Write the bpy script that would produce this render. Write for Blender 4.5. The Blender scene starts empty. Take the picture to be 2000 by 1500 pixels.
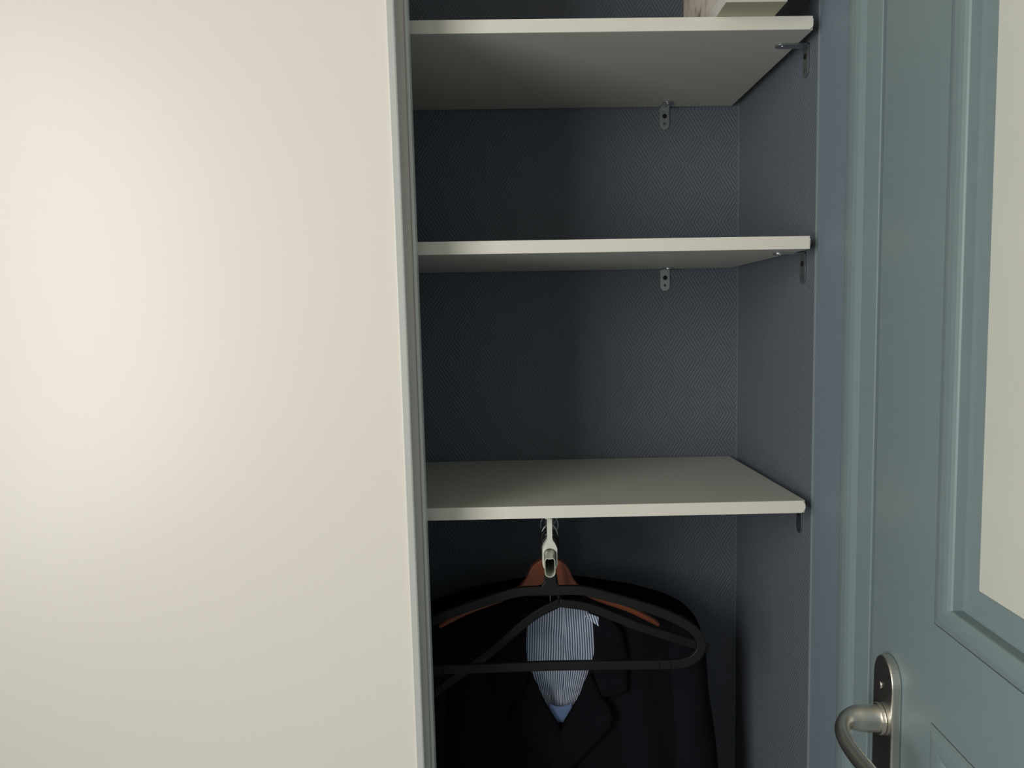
import bpy, bmesh, random
from math import *
from mathutils import Vector, Matrix, noise
random.seed(4)
sc = bpy.context.scene
C = sc.collection
H = 1.48                                   # eye height above the floor

# ------------------------------------------------------------------ camera
yaw, pitch, roll = 0.0139, -0.0814, -0.0173
fw = Vector((sin(yaw)*cos(pitch), cos(yaw)*cos(pitch), sin(pitch)))
r0 = Vector((cos(yaw), -sin(yaw), 0)); u0 = r0.cross(fw)
rt = r0*cos(roll)+u0*sin(roll); up = -r0*sin(roll)+u0*cos(roll)
cd = bpy.data.cameras.new('camera'); cam = bpy.data.objects.new('camera', cd); C.objects.link(cam)
cd.sensor_width = 36; cd.lens = 1462.93/2000*36; cd.clip_start = .01
m = Matrix((rt, up, -fw)).transposed().to_4x4(); m.translation = Vector((0, 0, H))
cam.matrix_world = m
sc.camera = cam

# ------------------------------------------------------------------ light
sc.view_settings.view_transform = 'Standard'
sc.view_settings.look = 'None'
sc.view_settings.gamma = 1
sc.view_settings.use_curve_mapping = False
sc.view_settings.exposure = 0.0
w = bpy.data.worlds.new('world'); sc.world = w; w.use_nodes = True
w.node_tree.nodes['Background'].inputs[0].default_value = (.75, .85, 1, 1)
w.node_tree.nodes['Background'].inputs[1].default_value = .3
WL, RY0 = -1.36, -2.00                     # left wall (with the window) and the wall behind the camera
WY0, WY1, WZ0, WZ1 = -1.35, .08, .78, 2.42 # window opening in the left wall
ld = bpy.data.lights.new('window_daylight', 'AREA'); ld.shape = 'RECTANGLE'
ld.size = WZ1-WZ0; ld.size_y = WY1-WY0; ld.energy = 54; ld.color = (1, .975, .915)
lo = bpy.data.objects.new('window_daylight', ld); C.objects.link(lo)
lo.location = (WL-.02, (WY0+WY1)/2, (WZ0+WZ1)/2); lo.rotation_euler = (0, radians(-90), 0)   # aims +X

# ------------------------------------------------------------------ materials
def mat(name, col, rough=.5, metal=0, spec=.5, bump=None, sheen=0, coat=0):
    M = bpy.data.materials.new(name); M.use_nodes = True
    nt = M.node_tree; b = nt.nodes['Principled BSDF']
    b.inputs['Base Color'].default_value = (*col, 1)
    b.inputs['Roughness'].default_value = rough; b.inputs['Metallic'].default_value = metal
    b.inputs['Specular IOR Level'].default_value = spec
    b.inputs['Sheen Weight'].default_value = sheen; b.inputs['Coat Weight'].default_value = coat
    tc = nt.nodes.new('ShaderNodeTexCoord')
    if bump:
        sc_, st, var = bump
        n = nt.nodes.new('ShaderNodeTexNoise'); n.inputs['Scale'].default_value = sc_; n.inputs['Detail'].default_value = 4
        nt.links.new(tc.outputs['Object'], n.inputs['Vector'])
        bp = nt.nodes.new('ShaderNodeBump'); bp.inputs['Strength'].default_value = st; bp.inputs['Distance'].default_value = .001
        nt.links.new(n.outputs[0], bp.inputs['Height']); nt.links.new(bp.outputs[0], b.inputs['Normal'])
        if var:
            mx = nt.nodes.new('ShaderNodeMix'); mx.data_type = 'RGBA'
            mx.inputs[6].default_value = (*[c*(1-var) for c in col], 1); mx.inputs[7].default_value = (*[min(1, c*(1+var)) for c in col], 1)
            nt.links.new(n.outputs[0], mx.inputs[0]); nt.links.new(mx.outputs[2], b.inputs['Base Color'])
    return M
white_lam = mat('white_laminate', (.88, .832, .765), .36, spec=.6, bump=(900, .06, .02))
white_prof = mat('white_profile', (.74, .745, .71), .32)
shelf_w = mat('shelf_melamine', (.62, .62, .56), .5, bump=(400, .08, .02))
shelf_edge = mat('shelf_edge_band', (.83, .80, .72), .4)
paint = mat('blue_grey_gloss_paint', (.20, .265, .278), .46, bump=(60, .12, .05))
paint_strip = mat('dark_blue_satin_paint', (.18, .235, .28), .5, bump=(90, .25, .05))
caulk = mat('pale_caulk', (.24, .29, .30), .6)
white_panel = mat('white_door_panel', (.62, .635, .57), .35, bump=(50, .05, .02))
steel = mat('satin_steel', (.74, .72, .66), .33, 1, bump=(700, .08, .04))
zinc = mat('zinc_plated_steel', (.50, .53, .54), .33, 1, bump=(300, .2, .1))
dark_hole = mat('dark_screw_recess', (.02, .02, .02), .5, .6)
plastic_w = mat('white_coated_plastic', (.72, .73, .66), .35)
tube_m = mat('galvanised_tube', (.62, .63, .55), .35, .25)
black_pl = mat('black_plastic', (.008, .008, .008), .5, spec=.35)
wood = mat('varnished_wood', (.26, .075, .035), .35, bump=(80, .1, .25))
wool = mat('dark_navy_wool', (.0095, .0085, .0125), .95, spec=.06, bump=(1500, .35, .3), sheen=.01)
wool2 = mat('black_wool', (.004, .004, .005), .95, spec=.04, bump=(1500, .35, .3))
room_w = mat('room_grey_green_paint', (.22, .225, .22), .8)
floor_m = mat('pale_grey_floor', (.34, .35, .37), .5, bump=(12, .1, .05))
ceil_m = mat('cream_ceiling_paint', (.45, .39, .31), .8)
blueband = mat('light_blue_cotton', (.20, .30, .55), .8)

def wallpaper(name, col, ax):
    M = mat(name, col, .62); nt = M.node_tree; L = nt.links; b = nt.nodes['Principled BSDF']
    tc = nt.nodes.new('ShaderNodeTexCoord'); sp = nt.nodes.new('ShaderNodeSeparateXYZ'); L.new(tc.outputs['Object'], sp.inputs[0])
    def ma(op, a, bb=None):
        n = nt.nodes.new('ShaderNodeMath'); n.operation = op
        for i, v in enumerate((a, bb)):
            if v is None: continue
            if isinstance(v, (int, float)): n.inputs[i].default_value = v
            else: L.new(v, n.inputs[i])
        return n.outputs[0]
    def tri(o, per): return ma('ABSOLUTE', ma('SUBTRACT', ma('FRACT', ma('DIVIDE', o, per)), .5))
    d = ma('ADD', tri(sp.outputs[ax], .064), tri(sp.outputs[2], .104))       # concentric lozenges
    wv = ma('SINE', ma('MULTIPLY', d, 2*pi*10))
    n = nt.nodes.new('ShaderNodeTexNoise'); n.inputs['Scale'].default_value = 260; L.new(tc.outputs['Object'], n.inputs['Vector'])
    hgt = ma('ADD', ma('MULTIPLY', wv, .5), n.outputs[0])
    bp = nt.nodes.new('ShaderNodeBump'); bp.inputs['Strength'].default_value = .65; bp.inputs['Distance'].default_value = .0009
    L.new(hgt, bp.inputs['Height']); L.new(bp.outputs[0], b.inputs['Normal'])
    mx = nt.nodes.new('ShaderNodeMix'); mx.data_type = 'RGBA'
    mx.inputs[6].default_value = (*[c*.88 for c in col], 1); mx.inputs[7].default_value = (*[c*1.12 for c in col], 1)
    L.new(ma('MULTIPLY_ADD', wv, .35), mx.inputs[0])
    mm = mx.inputs[0].links[0].from_node; mm.inputs[2].default_value = .5
    L.new(mx.outputs[2], b.inputs['Base Color'])
    return M
WP = (.130, .151, .186)
wp_x = wallpaper('blue_lozenge_wallpaper', WP, 0)
wp_y = wallpaper('blue_lozenge_wallpaper_side', WP, 1)

def striped():
    M = mat('pinstriped_cotton', (.5, .55, .65), .85, spec=.2); nt = M.node_tree; L = nt.links; b = nt.nodes['Principled BSDF']
    uv = nt.nodes.new('ShaderNodeUVMap'); uv.uv_map = 'cloth'
    wv = nt.nodes.new('ShaderNodeTexWave'); wv.wave_type = 'BANDS'; wv.bands_direction = 'X'
    wv.inputs['Scale'].default_value = 76; wv.inputs['Distortion'].default_value = 0
    L.new(uv.outputs[0], wv.inputs['Vector'])
    cr = nt.nodes.new('ShaderNodeValToRGB'); cr.color_ramp.elements[0].position = .35; cr.color_ramp.elements[1].position = .6
    cr.color_ramp.elements[0].color = (.10, .15, .29, 1); cr.color_ramp.elements[1].color = (.80, .86, .98, 1)
    L.new(wv.outputs[0], cr.inputs[0]); L.new(cr.outputs[0], b.inputs['Base Color'])
    return M
stripe = striped()

# ------------------------------------------------------------------ mesh helpers
def link(name, me, m, parent=None, loc=(0, 0, 0), rot=None, smooth=False, bevel=0, seg=2):
    o = bpy.data.objects.new(name, me); C.objects.link(o)
    for k in (m if isinstance(m, (list, tuple)) else [m]): me.materials.append(k)
    if parent: o.parent = parent
    o.location = loc
    if rot: o.rotation_euler = rot
    if smooth:
        for p in me.polygons: p.use_smooth = True
    if bevel:
        b = o.modifiers.new('bevel', 'BEVEL'); b.width = bevel; b.segments = seg; b.limit_method = 'ANGLE'; b.angle_limit = radians(40)
        b.harden_normals = False
    return o
def tag(o, label=None, cat=None, group=None, kind=None):
    for k, v in (('label', label), ('category', cat), ('group', group), ('kind', kind)):
        if v: o[k] = v
    return o
def empty(name, loc=(0, 0, 0), rot=(0, 0, 0)):
    o = bpy.data.objects.new(name, None); C.objects.link(o); o.location = loc; o.rotation_euler = rot; o.empty_display_size = .05
    return o
def fin(bm, name='m'):
    bmesh.ops.recalc_face_normals(bm, faces=bm.faces)
    me = bpy.data.meshes.new(name); bm.to_mesh(me); bm.free(); return me
def addbox(bm, x0, x1, y0, y1, z0, z1):
    v = [bm.verts.new((x, y, z)) for x in (x0, x1) for y in (y0, y1) for z in (z0, z1)]
    for f in ((0, 1, 3, 2), (4, 6, 7, 5), (0, 4, 5, 1), (2, 3, 7, 6), (0, 2, 6, 4), (1, 5, 7, 3)): bm.faces.new([v[i] for i in f])
def box(*a):
    bm = bmesh.new(); addbox(bm, *a); return fin(bm)
def prism(pts, d, axis):
    """closed 2-D outline extruded: pts (a,b) -> axis 'z': (x,y) ; 'y': (x,z) ; 'x': (y,z); d=(lo,hi)"""
    bm = bmesh.new()
    def P(a, b, c): return {'z': (a, b, c), 'y': (a, c, b), 'x': (c, a, b)}[axis]
    lo = [bm.verts.new(P(a, b, d[0])) for a, b in pts]; hi = [bm.verts.new(P(a, b, d[1])) for a, b in pts]
    bm.faces.new(lo); bm.faces.new(hi[::-1]); n = len(pts)
    for i in range(n): bm.faces.new((lo[i], lo[(i+1) % n], hi[(i+1) % n], hi[i]))
    return fin(bm)
def sweep(path, sec, ups=None, closed_sec=True, cap=True, scale=None):
    """sweep a closed section [(a,b)] along path; a along side, b along up"""
    bm = bmesh.new(); rings = []; n = len(path); path = [Vector(p) for p in path]
    for i, p in enumerate(path):
        t = (path[min(i+1, n-1)]-path[max(i-1, 0)]).normalized()
        u = Vector(ups) if ups else Vector((0, 0, 1))
        s = t.cross(u).normalized(); u2 = s.cross(t).normalized()
        k = scale[i] if scale else (1, 1)
        rings.append([bm.verts.new(p+s*a*k[0]+u2*b*k[1]) for a, b in sec])
    for i in range(n-1):
        for j in range(len(sec)):
            k = (j+1) % len(sec)
            bm.faces.new((rings[i][j], rings[i][k], rings[i+1][k], rings[i+1][j]))
    if cap: bm.faces.new(rings[0][::-1]); bm.faces.new(rings[-1])
    return fin(bm)
def circ(rx, ry, n=16): return [(rx*cos(2*pi*i/n), ry*sin(2*pi*i/n)) for i in range(n)]
def rrect(hx, hy, r, n=3):
    o = []
    for cx, cy, a in ((hx-r, hy-r, 0), (-hx+r, hy-r, 90), (-hx+r, -hy+r, 180), (hx-r, -hy+r, 270)):
        for i in range(n+1): t = radians(a+90*i/n); o.append((cx+r*cos(t), cy+r*sin(t)))
    return o
def spline(pts, n=8):
    """Catmull-Rom through pts"""
    P = [Vector(p) for p in pts]; P = [2*P[0]-P[1]]+P+[2*P[-1]-P[-2]]; out = []
    for i in range(1, len(P)-2):
        for j in range(n):
            t = j/n; a, b, c, d = P[i-1], P[i], P[i+1], P[i+2]
            out.append(.5*((2*b)+(c-a)*t+(2*a-5*b+4*c-d)*t*t+(-a+3*b-3*c+d)*t**3))
    out.append(P[-2]); return out
def arcp(cx, cy, r, a0, a1, n=10): return [(cx+r*cos(radians(a0+(a1-a0)*i/n)), cy+r*sin(radians(a0+(a1-a0)*i/n))) for i in range(n+1)]
def plate_with_holes(outline, holes, th):
    """flat plate in local XY, extruded th in Z, with round holes"""
    cu = bpy.data.curves.new('p', 'CURVE'); cu.dimensions = '2D'; cu.fill_mode = 'BOTH'; cu.extrude = th/2
    for pts in [outline]+[[(hx+r*cos(2*pi*i/20), hy+r*sin(2*pi*i/20)) for i in range(20)] for hx, hy, r in holes]:
        s = cu.splines.new('POLY'); s.points.add(len(pts)-1); s.use_cyclic_u = True
        for i, (x, y) in enumerate(pts): s.points[i].co = (x, y, 0, 1)
    t = bpy.data.objects.new('t', cu); C.objects.link(t); bpy.context.view_layer.update()
    me = bpy.data.meshes.new_from_object(t.evaluated_get(bpy.context.evaluated_depsgraph_get()))
    bpy.data.objects.remove(t); bpy.data.curves.remove(cu); return me

# ------------------------------------------------------------------ the room
XW = .453                                  # face of the right-hand wall
YB = 1.429                                 # back of the alcove
def S(name, me, m, **k):
    o = link(name, me, m, **k); tag(o, kind='structure'); return o
CE = 2.7                                   # ceiling height
S('floor', box(WL-.1, .65, RY0-.1, YB+.1, -.1, 0), floor_m)
S('ceiling', box(WL-.1, .65, RY0-.1, YB+.1, CE, CE+.1), ceil_m)
S('wall_back', box(WL, .65, YB, YB+.1, 0, CE), wp_x)
S('wall_front', box(WL-.1, .65, RY0-.1, RY0, 0, CE), room_w)
bm = bmesh.new()
addbox(bm, WL-.1, WL, RY0, WY0, 0, CE); addbox(bm, WL-.1, WL, WY1, YB+.1, 0, CE)
addbox(bm, WL-.1, WL, WY0, WY1, 0, WZ0); addbox(bm, WL-.1, WL, WY0, WY1, WZ1, CE)
S('wall_left', fin(bm), room_w)
bm = bmesh.new()
for a in ((WY0, WY0+.05, WZ0, WZ1), (WY1-.05, WY1, WZ0, WZ1), (WY0+.05, WY1-.05, WZ0, WZ0+.05), (WY0+.05, WY1-.05, WZ1-.05, WZ1)):
    addbox(bm, WL-.01, WL+.02, a[0], a[1], a[2], a[3])
S('window_1', fin(bm), white_prof)
# right wall: wallpapered alcove side, painted strip, casing, door opening
DF, DN, DT = .897, .062, 2.06              # far and near side of the door opening, its height
bm = bmesh.new()
addbox(bm, XW, .65, 1.0785, YB, 0, CE)
S('wall_right', fin(bm), wp_y)
bm = bmesh.new()
addbox(bm, XW+.0006, .65, .96, 1.0785, 0, CE); addbox(bm, XW+.0006, .65, DF+.01, .96, 0, CE)
addbox(bm, XW+.0006, .65, RY0, DN-.01, 0, CE); addbox(bm, XW+.0006, .65, DN-.01, DF+.01, DT+.01, CE)
o = S('wall_right_room_side', fin(bm), paint_strip); o.name = 'wall_side'
S('trim_1', box(XW-.0008, XW+.004, 1.0752, 1.0785, 0, CE), caulk)
S('trim_2', box(XW-.0012, XW+.002, YB-.0012, YB+.002, 0, CE), paint_strip)
# moulded door casing (profile in Y, X), far side visible
cas = [(.9745, XW+.001), (.9745, .4485), (.9725, .4465), (.966, .4445), (.957, .4437), (.948, .4442), (.941, .4460), (.9355, .4488), (.9325, .4505), (.9310, .4508),
       (.9300, .4498), (.9285, .4494), (.9, .4522), (.8985, .4530), (.8985, XW+.03), (.9745, XW+.03)]
S('trim_3', prism([(x, y) for y, x in cas], (0, DT), 'z'), paint, bevel=.0006)
mir = [(x, DF+DN-y) for y, x in cas]
S('trim_4', prism(mir, (0, DT), 'z'), paint)
S('trim_5', box(.4445, XW+.03, DN-.08, DF+.078, DT, DT+.075), paint, bevel=.003)
S('trim_6', box(XW+.03, XW+.09, DF+.0003, DF+.0103, 0, DT), paint)       # jamb behind the leaf edge

# ------------------------------------------------------------------ door leaf (local: x = out of room, y = -distance from latch edge, z)
TH = radians(-4.0)
door = empty('door_1', (.455, .8948, 0), (0, 0, TH)); tag(door, kind='structure')
DW, DH = .80, 2.035
def Zc(z): return z+H
ub, uB = .147, DW-.13
panels = [(ub, uB, Zc(-.319), 1.93), (ub-.004, uB, .22, Zc(-.4255))]
# frame of stiles and rails, with holes for the panels
bm = bmesh.new()
ys = [0, ub, uB, DW]
def rail(u0, u1, z0, z1): addbox(bm, 0, .040, -u1, -u0, z0, z1)
rail(0, .1455, .006, DH); rail(uB, DW, .006, DH)
rail(.1455, uB, .006, panels[1][2]); rail(.1455, uB, panels[1][3], panels[0][2]); rail(.1455, uB, panels[0][3], DH)
me = fin(bm)
link('door_frame', me, paint, door)
# mitred raised moulding round each panel, (inset, depth) profile
mprof = [(0, .007, 0), (.0028, .007, .0009), (.0030, -.0003, .0012), (.006, -.0026, .004), (.014, -.0045, .011), (.024, -.0048, .019), (.031, -.0042, .0245), (.0350, -.0026, .0275), (.0362, -.001, .0280), (.0364, .0085, .0282), (.048, .0085, .037)]
for k, (a0, a1, z0, z1) in enumerate(panels):
    if k == 1: a0 = .1455-.0015
    bm = bmesh.new(); rings = []
    for ins, dep, zi in mprof:
        rings.append([bm.verts.new((dep, -(a0+ins), z0+zi)), bm.verts.new((dep, -(a1-ins), z0+zi)),
                      bm.verts.new((dep, -(a1-ins), z1-zi)), bm.verts.new((dep, -(a0+ins), z1-zi))])
    for i in range(len(rings)-1):
        for j in range(4):
            q = (j+1) % 4; bm.faces.new((rings[i][j], rings[i][q], rings[i+1][q], rings[i+1][j]))
    if k == 1: bm.faces.new(rings[-1])
    link('panel_moulding', fin(bm), paint, door)
    a0, a1, z0, z1 = panels[k]
a0, a1, z0, z1 = panels[0]
# painted surround and the white field of the upper panel
ms = bmesh.new(); r = []
for ins, zi, dep in ((.0475, .037, .0085), (.0625, .0575, .0085), (.0632, .0582, .0079), (.0632, .0582, .012)):
    r.append([ms.verts.new((dep, -(a0+ins), z0+zi)), ms.verts.new((dep, -(a1-ins), z0+zi)), ms.verts.new((dep, -(a1-ins), z1-zi)), ms.verts.new((dep, -(a0+ins), z1-zi))])
for i in range(len(r)-1):
    for j in range(4): q = (j+1) % 4; ms.faces.new((r[i][j], r[i][q], r[i+1][q], r[i+1][j]))
link('panel_surround', fin(ms), paint, door)
o = link('panel_field', box(.0082, .030, -(a1-.0630), -(a0+.0630), z0+.058, z1-.058), white_panel, door, bevel=.0006)
o['label'] = 'white field of the upper panel'
# handle: rounded back plate, lever
pc, pz1, pz0, pr = .0555, Zc(-.395), Zc(-.632), .0255
pl = [(-pc+a, b) for a, b in (arcp(0, pz1-pr*1.25, pr, 0, 180, 24)+arcp(0, pz0+pr, pr, 180, 360, 24))]
pl = [(a, (b-(pz1-pr*1.25))*1.25+(pz1-pr*1.25) if b > pz1-pr*1.25 else b) for a, b in pl]
plate = link('handle_plate', prism(pl, (-.0112, 0), 'x'), steel, door, bevel=.0024, seg=3)
plate['label'] = 'satin steel back plate with rounded end'
for p in plate.data.polygons: p.use_smooth = False
lz = Zc(-.4715)
pth = spline([(-.010, -pc, lz), (-.028, -pc, lz), (-.042, -pc, lz), (-.054, -pc-.0055, lz), (-.0640, -pc-.0200, lz-.0015), (-.0680, -pc-.040, lz-.004),
              (-.0670, -pc-.065, lz-.007), (-.0640, -pc-.090, lz-.008), (-.0610, -pc-.118, lz-.008)], 7)
scl = []
for i in range(len(pth)):
    t = i/(len(pth)-1)
    q = min(1, max(0, (t-.16)/.30)); q = q*q*(3-2*q); scl.append((1-.36*q, 1-.42*q))
scl[-1] = (.35, .35); scl[-2] = (.55, .52)
lev = link('lever', sweep(pth, circ(.0132, .0162, 24), scale=scl), steel, door, smooth=True)
lev.modifiers.new('s', 'SUBSURF').levels = 1; lev.modifiers['s'].render_levels = 1
def disc(rx, ry, x0, x1, y, z, n=24):
    return prism([(y+a, z+b) for a, b in circ(rx, ry, n)], (x0, x1), 'x')
link('lever_collar', disc(.0168, .0185, -.0170, -.0112, -pc, lz, 32), steel, door, bevel=.002, seg=3)
link('screw', disc(.0032, .0045, -.0122, -.0110, -pc+.006, Zc(-.4335)), steel, door, bevel=.0005)
link('set_screw', prism([(-.0225+a, -pc-.0+b) for a, b in circ(.0015, .0015, 8)], (lz-.0152, lz-.0135), 'z'), dark_hole, lev)

# ------------------------------------------------------------------ sliding doors
def sliding(name, xe, y0, lean, label, stile, mid):
    o = empty(name, (xe, y0, 0), (0, lean, 0)); tag(o, label, 'sliding door')
    pan = link('panel', box(-1.15+.0, -stile, .0, .022, .02, 2.46), white_lam, o)
    pf = [(-stile-.0002, -.0002), (-stile+.0003, -.0018), (-stile+.0010, -.0022), (-stile+.0018, -.0019), (-.0022, mid-.0003), (-.0006, mid+.0008), (0, mid+.0025), (0, .0235), (-.004, .0250), (-stile-.0002, .0250)]
    f = link('edge_profile', prism(pf, (.02, 2.46), 'z'), white_prof, o, bevel=.0003)
    f['label'] = 'narrow white edge profile'
    return o
lean1 = atan(-.0115); lean2 = atan(-.0090)
zl = Zc(-.1)
def xe_at(x, lean): return x-tan(lean)*zl      # edge position at the floor so that it passes x at mid height
sliding('sliding_door', xe_at(-.1190, lean1), .967, lean1, 'large white sliding wardrobe door filling the left of the view, frontmost', .0105, .0005)
sliding('sliding_door', xe_at(-.1082, lean2), 1.004, lean2, 'second white sliding wardrobe door in shade, only its narrow edge visible behind the large one', .0045, .0005)

# ------------------------------------------------------------------ shelves
def shelf(zb, x1, y0, label, clip=.0, tilt=0, rnd=0):
    t = .018
    o = empty('shelf', (-.60, y0, zb)); tag(o, label, 'shelf', 'white shelves across the alcove')
    L = x1+.60; D = YB-.005-y0
    if rnd:
        out = [(0, .0012), (L-rnd, .0012)]+[(L-rnd+rnd*sin(radians(a)), rnd-rnd*cos(radians(a))+.0) for a in (30, 60, 90)]+[(L, D), (0, D)]
    else: out = [(0, .0012), (L, .0012), (L, D), (0, D)]
    link('shelf_board', prism(out, (0, t), 'z'), shelf_w, o, bevel=.0004)
    # edge band with a slightly worn front corner
    e = [(0, 0), (L-clip*1.2, 0), (L-.0005, clip*.9 if clip else 0), (L, t*.35), (L, t-.004), (L-.0012, t-.0025), (L-.0005, t), (0, t)]
    if rnd: e = [(0, 0), (L-.006, 0), (L-.002, .003), (L-.0002, .008), (L-.0008, .013), (L-.003, .0165), (L-.006, t), (0, t)]
    b = link('edge_band', prism(e, (-.0006, .0014), 'y'), shelf_edge, o, bevel=.0003)
    return o
shelf(Zc(.3952), .4375, 1.06, 'top white shelf with a white box standing on its right end', clip=.004)
shelf(Zc(.0967), .4378, 1.06, 'middle white shelf at eye level, between the top shelf and the shelf above the clothes', clip=.0)
shelf(Zc(-.2815), .4370, 1.06, 'lowest white shelf, its top visible, above the clothes rail and hangers', rnd=.004)

# ------------------------------------------------------------------ angle brackets
def angle(name, loc, rotz, label, leg=.040, wd=.018):
    """corner of the bracket at loc (under shelf, against wall); leg down the wall, leg out under the shelf"""
    o = empty(name, loc, (0, 0, rotz)); tag(o, label, 'bracket', 'zinc angle brackets under the shelves')
    t = .002; hw = wd/2
    outl = [(-hw, 0), (hw, 0)]+[(a, -leg+hw*.9+b) for a, b in arcp(0, 0, hw, 0, -180, 12)]
    holes = [(0, -.0165, .0030), (0, -leg+.0095, .0027)]
    me = plate_with_holes(outl, holes, t)
    # wall leg: local XY -> X,Z ; thickness along Y (wall is at +Y)
    a = link('wall_leg', me, zinc, o, (0, -t/2-.0004, 0), (radians(90), 0, 0), bevel=.0003)
    b = link('shelf_leg', me.copy(), zinc, o, (0, 0, -t/2-.0004), (0, 0, 0), bevel=.0003)
    for q, (hx, hz, r) in enumerate(holes[:1]):
        s = link('screw', prism([(hx+c, hz+d) for c, d in circ(.0042, .0042, 20)], (-.0035, -.0018), 'y'), dark_hole, o, bevel=.0006)
    s = bmesh.new()
    bmesh.ops.create_uvsphere(s, u_segments=16, v_segments=8, radius=.0042)
    for v in s.verts: v.co.z *= .5; v.co += Vector((0, -leg+.0095, -.0024))
    link('screw', fin(s), zinc, o, smooth=True)
    return o
B = radians
angle('angle_bracket', (.3125, YB-.0004, Zc(.3952)), 0, 'small zinc angle bracket on the alcove back wall under the top shelf')
angle('angle_bracket', (.3133, YB-.0004, Zc(.0967)), 0, 'small zinc angle bracket on the alcove back wall under the middle shelf')
angle('angle_bracket', (XW-.0004, 1.118, Zc(.3952)), -B(90), 'small zinc angle bracket on the right side wall under the top shelf', .045)
angle('angle_bracket', (XW-.0004, 1.118, Zc(.0967)), -B(90), 'small zinc angle bracket on the right side wall under the middle shelf', .045)
angle('angle_bracket', (XW-.0004, 1.118, Zc(-.2815)), -B(90), 'small zinc angle bracket on the right side wall under the lowest shelf', .045)

# ------------------------------------------------------------------ box on the top shelf
ST = Zc(.3952)+.018
bx = empty('storage_box', (.303, 1.0135, ST)); tag(bx, 'white cardboard box with a brownish cloudy print, overhanging the right end of the top shelf', 'box')
carton = mat('cream_cardboard', (.50, .46, .34), .7, bump=(30, .1, .06))
carton_side = mat('white_card', (.62, .61, .58), .6)
pr_m = mat('printed_card', (.62, .60, .56), .5); nt = pr_m.node_tree
tc = nt.nodes.new('ShaderNodeTexCoord'); nz = nt.nodes.new('ShaderNodeTexNoise'); nz.inputs['Scale'].default_value = 22; nz.inputs['Detail'].default_value = 5; nz.inputs['Distortion'].default_value = 1.2
cr = nt.nodes.new('ShaderNodeValToRGB'); cr.color_ramp.elements[0].position = .36; cr.color_ramp.elements[0].color = (.26, .20, .18, 1)
cr.color_ramp.elements[1].position = .56; cr.color_ramp.elements[1].color = (.66, .60, .52, 1)
nt.links.new(tc.outputs['Object'], nz.inputs['Vector']); nt.links.new(nz.outputs[0], cr.inputs[0]); nt.links.new(cr.outputs[0], nt.nodes['Principled BSDF'].inputs['Base Color'])
me = box(0, .081, 0, .232, .0003, .020); me.materials.append(carton_side)
o = link('box_base', me, carton, bx, bevel=.0006)
me.materials.clear(); me.materials.append(carton); me.materials.append(carton_side)
for p in me.polygons: p.material_index = 1 if abs(p.normal.z) < .5 else 0
link('box_sleeve', box(.0004, .0806, .001, .231, .0208, .105), pr_m, bx, bevel=.0006)

# ------------------------------------------------------------------ clothes rail
def rx(y): return .0640+.060*(y-1.04)
rail_ = empty('clothes_rail', (rx(1.04), 1.04, Zc(-.3475))); tag(rail_, 'short white oval clothes rail running front to back under the lowest shelf', 'clothes rail')
def oval(hx, hz, dent=0, n=36):
    o = []
    for i in range(n):
        a = 2*pi*i/n-pi/2; x, z = hx*cos(a), sin(a)
        sh = (hz-hx); zz = hx*sin(a)+(sh if sin(a) > 0 else -sh)
        if dent and sin(a) > .3: zz -= dent*max(0, 1-(x/(.0042))**2)
        o.append((x, zz))
    return o
so, si = oval(.0078, .0150, .0022), oval(.0066, .0138, .0024)
bm = bmesh.new(); Lr = YB-.001-1.04; R4 = []
for sec, y in ((so, 0), (so, Lr), (si, Lr), (si, 0)):
    R4.append([bm.verts.new((x+.060*y, y, z)) for x, z in sec])
for a, b in ((0, 1), (1, 2), (2, 3), (3, 0)):
    for j in range(36): q = (j+1) % 36; bm.faces.new((R4[a][j], R4[a][q], R4[b][q], R4[b][j]))
link('tube', fin(bm), tube_m, rail_, smooth=False, bevel=.0002)
def ring_bracket(y, th):
    dx = .060*y; top = (Zc(-.2815)-.0004)-Zc(-.3475)
    outer = []
    hw = .0112; zc_ = .0005
    # keyhole outline: web, shoulders, ring
    pts = [(-.0036, top), (-.0036, .0315), (-.0046, .0275), (-.0085, .0215), (-.0108, .0155)]
    lower = [(hw*cos(radians(a)), -.0065+hw*sin(radians(a))) for a in range(180, 361, 15)]
    outl = pts+lower+[(-x, z) for x, z in pts[::-1]]
    hole = [(x*1.16, z*1.10) for x, z in oval(.0078, .0150)]
    cu = bpy.data.curves.new('p', 'CURVE'); cu.dimensions = '2D'; cu.fill_mode = 'BOTH'; cu.extrude = th/2
    for q in (outl, hole):
        s = cu.splines.new('POLY'); s.points.add(len(q)-1); s.use_cyclic_u = True
        for i, (x, z) in enumerate(q): s.points[i].co = (x, z, 0, 1)
    t = bpy.data.objects.new('t', cu); C.objects.link(t); bpy.context.view_layer.update()
    me = bpy.data.meshes.new_from_object(t.evaluated_get(bpy.context.evaluated_depsgraph_get()))
    bpy.data.objects.remove(t); bpy.data.curves.remove(cu)
    return link('rail_bracket', me, plastic_w, rail_, (dx, y, 0), (radians(90), 0, 0), bevel=.0008)
ring_bracket(.042, .012); ring_bracket(.362, .012)
link('mounting_plate', box(-.0042, .0042, .034, .075, .0602, .0652), plastic_w, rail_, bevel=.001)

# ------------------------------------------------------------------ hangers
RZ = Zc(-.3475)
def hook_path(neck_z, a_end=-20, ex=.0125, ez=.0192):
    """neck from below up to a loop round the rail (centre at origin)"""
    p = [(0, 0, neck_z), (0, 0, (neck_z-.030)/2-.006), (0, 0, -.032), (.005, 0, -.0265)]
    for a in range(-50, 201, 25): p.append((ex*cos(radians(a)), 0, ez*sin(radians(a))))
    return spline(p, 3)
def hanger_root(y, label, roll=0, group=None):
    o = empty('clothes_hanger', (rx(y), y, RZ), (0, roll, 0)); tag(o, label, 'clothes hanger', group); return o
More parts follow.
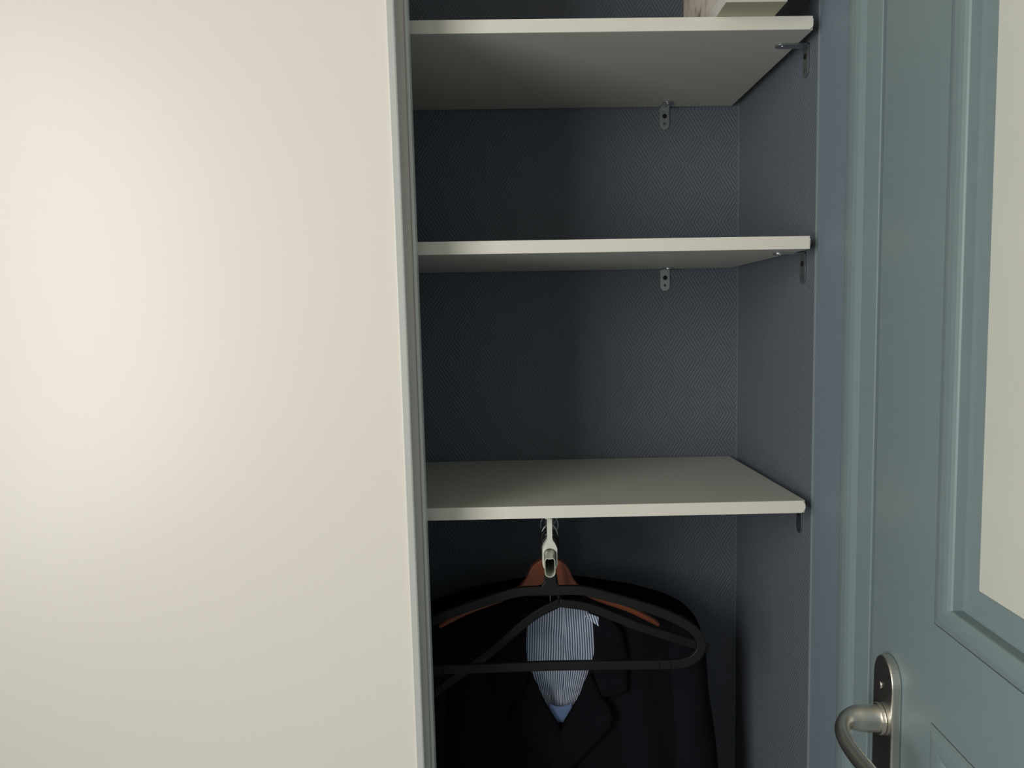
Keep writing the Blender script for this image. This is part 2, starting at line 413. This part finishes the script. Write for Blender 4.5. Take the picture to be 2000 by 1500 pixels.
# empty black plastic hanger, frontmost
def Lz(z): return z+.3475
h1 = hanger_root(1.128, 'frontmost black plastic clothes hanger, empty, with a straight trouser bar')
half = [(0, -.0660), (.045, -.0665), (.083, -.0755), (.135, -.0915), (.180, -.1085), (.212, -.1260), (.2290, -.1420), (.2345, -.1580), (.229, -.1740), (.212, -.1850), (.180, -.1880), (.09, -.1872), (0, -.1862)]
half = spline([(x, 0, z) for x, z in half], 6)
loop = [Vector((-p.x, 0, p.z)) for p in half[::-1]]+half[1:]
bm = bmesh.new(); sec = rrect(.0072, .0042, .0018); rings = []
n = len(loop)-1
P0 = loop[:-1]; P0 = P0  # closed loop (first == last)
for i in range(len(P0)):
    t = (P0[(i+1) % len(P0)]-P0[i-1]).normalized(); s = Vector((0, 1, 0)); uu = s.cross(t).normalized()
    rings.append([bm.verts.new(P0[i]+uu*a+s*b) for a, b in sec])
for i in range(len(P0)):
    A, Bq = rings[i], rings[(i+1) % len(P0)]
    for j in range(len(sec)): q = (j+1) % len(sec); bm.faces.new((A[j], A[q], Bq[q], Bq[j]))
me = fin(bm); link('hanger_frame', me, black_pl, h1, smooth=False)
link('hook', sweep(hook_path(-.060, ex=.0115, ez=.0190), circ(.0032, .0032, 10), ups=(0, 1, 0)), black_pl, h1, smooth=True)
link('neck', prism([(-.0085, -.034), (.0085, -.034), (.0092, -.052), (.0150, -.0605), (-.0150, -.0605), (-.0092, -.052)], (-.0035, .0035), 'y'), black_pl, h1, bevel=.0015)
for sx in (-1, 1):
    bm = bmesh.new()
    for xx in (.166, .184): addbox(bm, sx*xx-.0022, sx*xx+.0022, -.0062, -.004, -.1925, -.1832)
    link('notch', fin(bm), black_pl, h1, bevel=.0008)
# second black hanger, hanging askew
def arms_hanger(root, apex, ang, ln, sec, m, drop=.0):
    for sx in (-1, 1):
        e = Vector((sx*cos(ang)*ln, 0, apex-sin(ang)*ln))
        p = spline([(0, 0, apex), (sx*.05, 0, apex-.018), tuple(e*.55+Vector((0, 0, apex))*.45), tuple(e)], 6)
        link('arm', sweep(p, sec, ups=(0, 0, 1)), m, root, bevel=.0012)
h2 = hanger_root(1.166, 'black plastic clothes hanger hanging askew in front of the striped shirt', roll=-radians(8.3))
arms_hanger(h2, -.1010, radians(27.0), .254, rrect(.0035, .0068, .0016), black_pl)
link('hook', sweep(hook_path(-.098, ex=.0120, ez=.0190), circ(.0032, .0032, 10), ups=(0, 1, 0)), black_pl, h2, smooth=True)
for sx in (-1, 1):
    bm = bmesh.new()
    for ln in (.232, .245):
        cx, cz = sx*cos(radians(27))*ln, -.101-sin(radians(27))*ln
        addbox(bm, cx-.002, cx+.002, -.0056, -.0030, cz-.006, cz+.006)
    link('notch', fin(bm), black_pl, h2, bevel=.0008)
# wooden hanger
h3 = hanger_root(1.198, 'reddish brown wooden clothes hanger just behind the front end of the rail', roll=.016)
for sx in (-1, 1):
    top = [(0, -.036), (.014, -.0385), (.029, -.050), (.041, -.0740), (.056, -.0890), (.080, -.0990), (.125, -.1160), (.165, -.1360), (.183, -.1480)]
    bot = [(.180, -.153), (.165, -.1450), (.127, -.1265), (.080, -.1095), (.045, -.0920), (.025, -.0830), (0, -.0780)]
    tp = [(v.x, v.z) for v in spline([(sx*a, 0, b) for a, b in top], 4)]; bt = [(v.x, v.z) for v in spline([(sx*a, 0, b) for a, b in bot], 4)]
    link('arm', prism(tp+bt, (-.007, .007), 'y'), wood, h3, bevel=.0025, seg=3)
link('hook', sweep(hook_path(-.040, ex=.0125, ez=.0186), circ(.0019, .0019, 8), ups=(0, 1, 0)), zinc, h3, smooth=True)

# ------------------------------------------------------------------ clothes
def grid(f, nu, nv, name, m, parent, thick=.0022, uvf=None, loc=(0, 0, 0)):
    bm = bmesh.new(); V = [[bm.verts.new(f(i/nu, j/nv)) for j in range(nv+1)] for i in range(nu+1)]
    uvl = bm.loops.layers.uv.new('cloth') if uvf else None
    for i in range(nu):
        for j in range(nv):
            fc = bm.faces.new((V[i][j], V[i+1][j], V[i+1][j+1], V[i][j+1])); fc.smooth = True
            if uvf:
                for lp, (a, b) in zip(fc.loops, ((i, j), (i+1, j), (i+1, j+1), (i, j+1))): lp[uvl].uv = uvf(a/nu, b/nv)
    me = bpy.data.meshes.new(name); bm.normal_update(); bm.to_mesh(me); bm.free()
    o = link(name, me, m, parent, loc); 
    for p in me.polygons: p.use_smooth = True
    if thick:
        s = o.modifiers.new('solid', 'SOLIDIFY'); s.thickness = thick; s.offset = 0
    return o
def lerp(a, b, t): return a+(b-a)*t
def interp(tab, z):
    """tab: [(z, x)] with z falling"""
    if z >= tab[0][0]: return tab[0][1]
    for (z0, x0), (z1, x1) in zip(tab, tab[1:]):
        if z >= z1: t = (z-z0)/(z1-z0); return lerp(x0, x1, t)
    return tab[-1][1]
def jacket(name, label, y, cx, m, shoulder, side, neck, sleeve, zbot, lap=True, depth=.032, vx=None, hookm=True, opened=True, sl_r=.036):
    """all z relative to eye height; x relative to cx"""
    root = empty(name, (cx, y, Zc(neck[1])), (0, 0, 0)); tag(root, label, 'jacket')
    ox, oz = 0, -neck[1]
    def top(x):    # shoulder line height at |x|
        return interp([(-a, b) for a, b in shoulder], -abs(x))
    def pan(sx):
        def f(u, v):
            # u inner->outer, v top->bottom
            xi0 = neck[0] if opened else 0
            z = None
            xo = shoulder[-1][0]
            xt = lerp(xi0, xo, u); zt = top(xt)
            zz = lerp(zt, zbot, v**1.15)
            xin = interp(vx, zz) if opened else -.012
            if sx < 0: xin = interp(vx, zz) if opened else -.012
            xout = max(interp(side, zz), 0)
            xx = lerp(xin, xout, u)
            bul = min(1, (v/.10))**.5
            yy = -depth*bul*(1-(u**3)*.85)
            yy += .004*sin(xx*70+zz*9+sx)*min(1, v*3)*(.3+u)+.003*noise.noise(Vector((xx*18, zz*9, sx*3)))
            return (sx*xx, yy, zz+oz)
        return f
    vl = vx
    for sx in (1, -1):
        grid(pan(sx), 22, 44, 'front_panel', m, root, .003)
    def back(u, v):
        xo = shoulder[-1][0]; s = 2*u-1
        zt = top(abs(s)*xo) if abs(s)*xo > neck[0] else neck[1]-.010*(1-(abs(s)*xo/neck[0])**2)
        zz = lerp(zt, zbot, v**1.15); xout = interp(side, zz)
        bul = min(1, (v/.10))**.5
        return (s*xout, depth*.62*bul*(1-(abs(s)**3)*1.0)+.002*noise.noise(Vector((s*5, zz*8, 7))), zz+oz)
    grid(back, 40, 40, 'back_panel', m, root, .003)
    # sleeves: lofted tubes from the shoulder
    for sx in (1, -1):
        n = 26; bm = bmesh.new(); rings = []
        for i in range(n+1):
            t = i/n; zz = lerp(sleeve[0][0], zbot+.08, t**1.2)
            cxs = interp(sleeve, zz)
            r = sl_r*min(1, .18+(t/.10)**.55*.82) if t < .10 else sl_r*(1+.10*sin(t*3))
            ring = []
            for k in range(20):
                a = 2*pi*k/20
                rr = r*(1+.05*sin(3*a+t*17)+.05*noise.noise(Vector((cos(a)*2, sin(a)*2, t*9+sx))))
                ring.append(bm.verts.new((sx*(cxs+rr*cos(a)), rr*sin(a)*.92, zz+oz)))
            rings.append(ring)
        for i in range(n):
            for k in range(20): q = (k+1) % 20; bm.faces.new((rings[i][k], rings[i][q], rings[i+1][q], rings[i+1][k]))
        bm.faces.new(rings[0])
        me = fin(bm); link('sleeve', me, m, root, smooth=True)
    return root, oz
# rear black coat
sh = [(.0, -.462), (.06, -.467), (.145, -.482), (.205, -.500), (.245, -.520), (.262, -.548)]
jacket('jacket', 'black coat hanging at the back of the rail, behind the navy jacket', 1.338, .084, wool2, sh,
       [(-.54, .262), (-.62, .250), (-.80, .250), (-1.2, .262)], (.045, -.462), [(-.522, .232), (-.62, .246), (-.80, .256), (-1.1, .262)], -1.16, depth=.030, opened=False, sl_r=.033)
# front navy jacket with open lapels; V edge (z, x) relative to its centre
CX = .0905
V = [(-.470, .050), (-.500, .066), (-.543, .064), (-.5885, .050), (-.64, .030), (-.690, .0), (-.74, -.012), (-1.2, -.014)]
shj = [(.0, -.474), (.05, -.476), (.10, -.486), (.16, -.500), (.205, -.516), (.228, -.540)]
jk, oz = jacket('jacket', 'dark navy suit jacket with open lapels, striped shirt inside it', 1.262, CX, wool, shj,
       [(-.52, .228), (-.62, .222), (-.80, .228), (-1.2, .240)], (.050, -.474), [(-.512, .213), (-.60, .222), (-.785, .241), (-1.1, .246)], -1.12, depth=.034, vx=V, sl_r=.034)
# collar and lapels lie over the front panels
FY = -.0425
def quadpatch(corn, name, m, par, bulge=.004, n=10, th=.0026):
    A, Bc, Cc, D = [Vector(c) for c in corn]      # A->B inner edge, D->C outer edge
    def f(u, v):
        p = A.lerp(Bc, v).lerp(D.lerp(Cc, v), u)
        return (p.x, p.y-bulge*sin(pi*u)*1.0, p.z)
    return grid(f, n, n, name, m, par, th)
def polypatch(pts, y0, name, m, par, th=.003, tilt=0, cur=.006):
    """outline (x,z) -> inflated cloth piece: triangulated fan with inner ring"""
    bm = bmesh.new(); cxm = sum(p[0] for p in pts)/len(pts); czm = sum(p[1] for p in pts)/len(pts)
    rings = []
    for k, (s, d) in enumerate(((1, 0), (.93, .55), (.75, .85), (.5, 1), (.22, 1))):
        rings.append([bm.verts.new((cxm+(x-cxm)*s, y0-cur*d+tilt*(x-cxm)*s, czm+(z-czm)*s+oz)) for x, z in pts])
    for a, b in zip(rings, rings[1:]):
        for j in range(len(pts)): q = (j+1) % len(pts); bm.faces.new((a[j], a[q], b[q], b[j]))
    bm.faces.new(rings[-1])
    o = link(name, fin(bm), m, par, smooth=True); s = o.modifiers.new('solid', 'SOLIDIFY'); s.thickness = th; s.offset = 1
    return o
def dens(pts, k=4):
    o = []
    for (a, b), (c, d) in zip(pts, pts[1:]+pts[:1]):
        for i in range(k): o.append((lerp(a, c, i/k), lerp(b, d, i/k)))
    return o
for sx in (1, -1):
    colr = [(.048, -.478), (.068, -.4880), (.085, -.498), (.104, -.522), (.1115, -.560), (.1120, -.624), (.098, -.630), (.0690, -.6330), (.058, -.596), (.0600, -.545), (.058, -.505)]
    lapl = [(.0500, -.592), (.0690, -.6340), (.0800, -.648), (.0880, -.668), (.0800, -.688), (.050, -.722), (.018, -.754), (-.016, -.785), (-.020, -.760), (-.008, -.715), (.0095, -.676), (.030, -.640)]
    polypatch(dens([(sx*a, b) for a, b in colr]), -.0405, 'collar', wool, jk)
    polypatch(dens([(sx*a, b) for a, b in lapl]), -.0390-(.004 if sx > 0 else 0), 'lapel', wool, jk)
# striped shirt inside
shirt = empty('shirt', (CX, 1.262, Zc(-.474))); tag(shirt, 'blue and white pinstriped shirt showing in the V of the navy jacket', 'shirt')
def creases(x, z):
    a = (x-.018)*.62+(z+.56)*.72           # diagonal crease
    b = x+.020+.06*(z+.56)                  # vertical fold on the left
    return .009*exp(-(a/.009)**2)+.010*(1/(1+exp(-b/.0035)))*0+(.010 if b < 0 else .010*exp(-(b/.012)))-.0 + .002*noise.noise(Vector((x*22, z*22, 1)))
def sf(u, v):
    z = lerp(-.482, -.670, v); x = lerp(-.074, .068, u)
    arch = 18*(x-.012)**2*.30
    w_ = lerp(1, .55, max(0, (v-.55)/.45)); xx = .0+x*w_-.004*v
    return (xx, -.016+creases(xx, z)-.010*sin(pi*min(1, v*1.2)), z+.474-arch*(1-v))
def suv(u, v):
    x = lerp(-.074, .068, u); z = lerp(-.482, -.67, v)
    skew = .10*(z+.56) if x > .01 else -.04*(z+.56)
    return (x+skew*.6, z)
grid(sf, 60, 60, 'shirt_front', stripe, shirt, .0012, suv)
def bf(u, v):
    x = lerp(-.016, .024, u)-.004; return (x, -.0300+.00*u, lerp(-.650, -.678, v)+.474-.006*sin(pi*u)+.0)
o = grid(bf, 12, 4, 'hem_band', blueband, shirt, .0018); o['label'] = 'plain light blue band'
# small collar point at the top right of the shirt
polypts = [(.050, -.486), (.064, -.492), (.0640, -.508), (.040, -.490)]
bm = bmesh.new(); uvl = bm.loops.layers.uv.new('cloth')
vs = [bm.verts.new((a, -.0480, b+.474)) for a, b in polypts]; f = bm.faces.new(vs)
for lp, (a, b) in zip(f.loops, polypts): lp[uvl].uv = (a+.3*b, b)
me = fin(bm); o = link('shirt_collar', me, stripe, shirt); s = o.modifiers.new('solid', 'SOLIDIFY'); s.thickness = .0015

# wire hooked hangers that carry the garments
for y, lab, cxo, zt in ((1.262, 'wire hook hanger holding up the navy jacket and shirt', CX, -.500), (1.338, 'wire hook hanger holding up the black coat at the back', .084, -.484)):
    h = empty('clothes_hanger', (rx(y), y, RZ)); tag(h, lab, 'clothes hanger')
    p = hook_path(zt+.3475, ex=.0170 if y > 1.3 else .0150, ez=.0180)
    link('hook', sweep(p, circ(.0014, .0014, 8), ups=(0, 1, 0)), zinc, h, smooth=True)
    for sx in (-1, 1):
        a = [(0, 0, zt+.3475-.002), (sx*.07, 0, zt+.3475-.012), (sx*.15, 0, zt+.3475-.042), (sx*.185, 0, zt+.3475-.062)]
        link('arm', sweep(spline(a, 4), rrect(.005, .004, .002)), black_pl, h, bevel=.001)
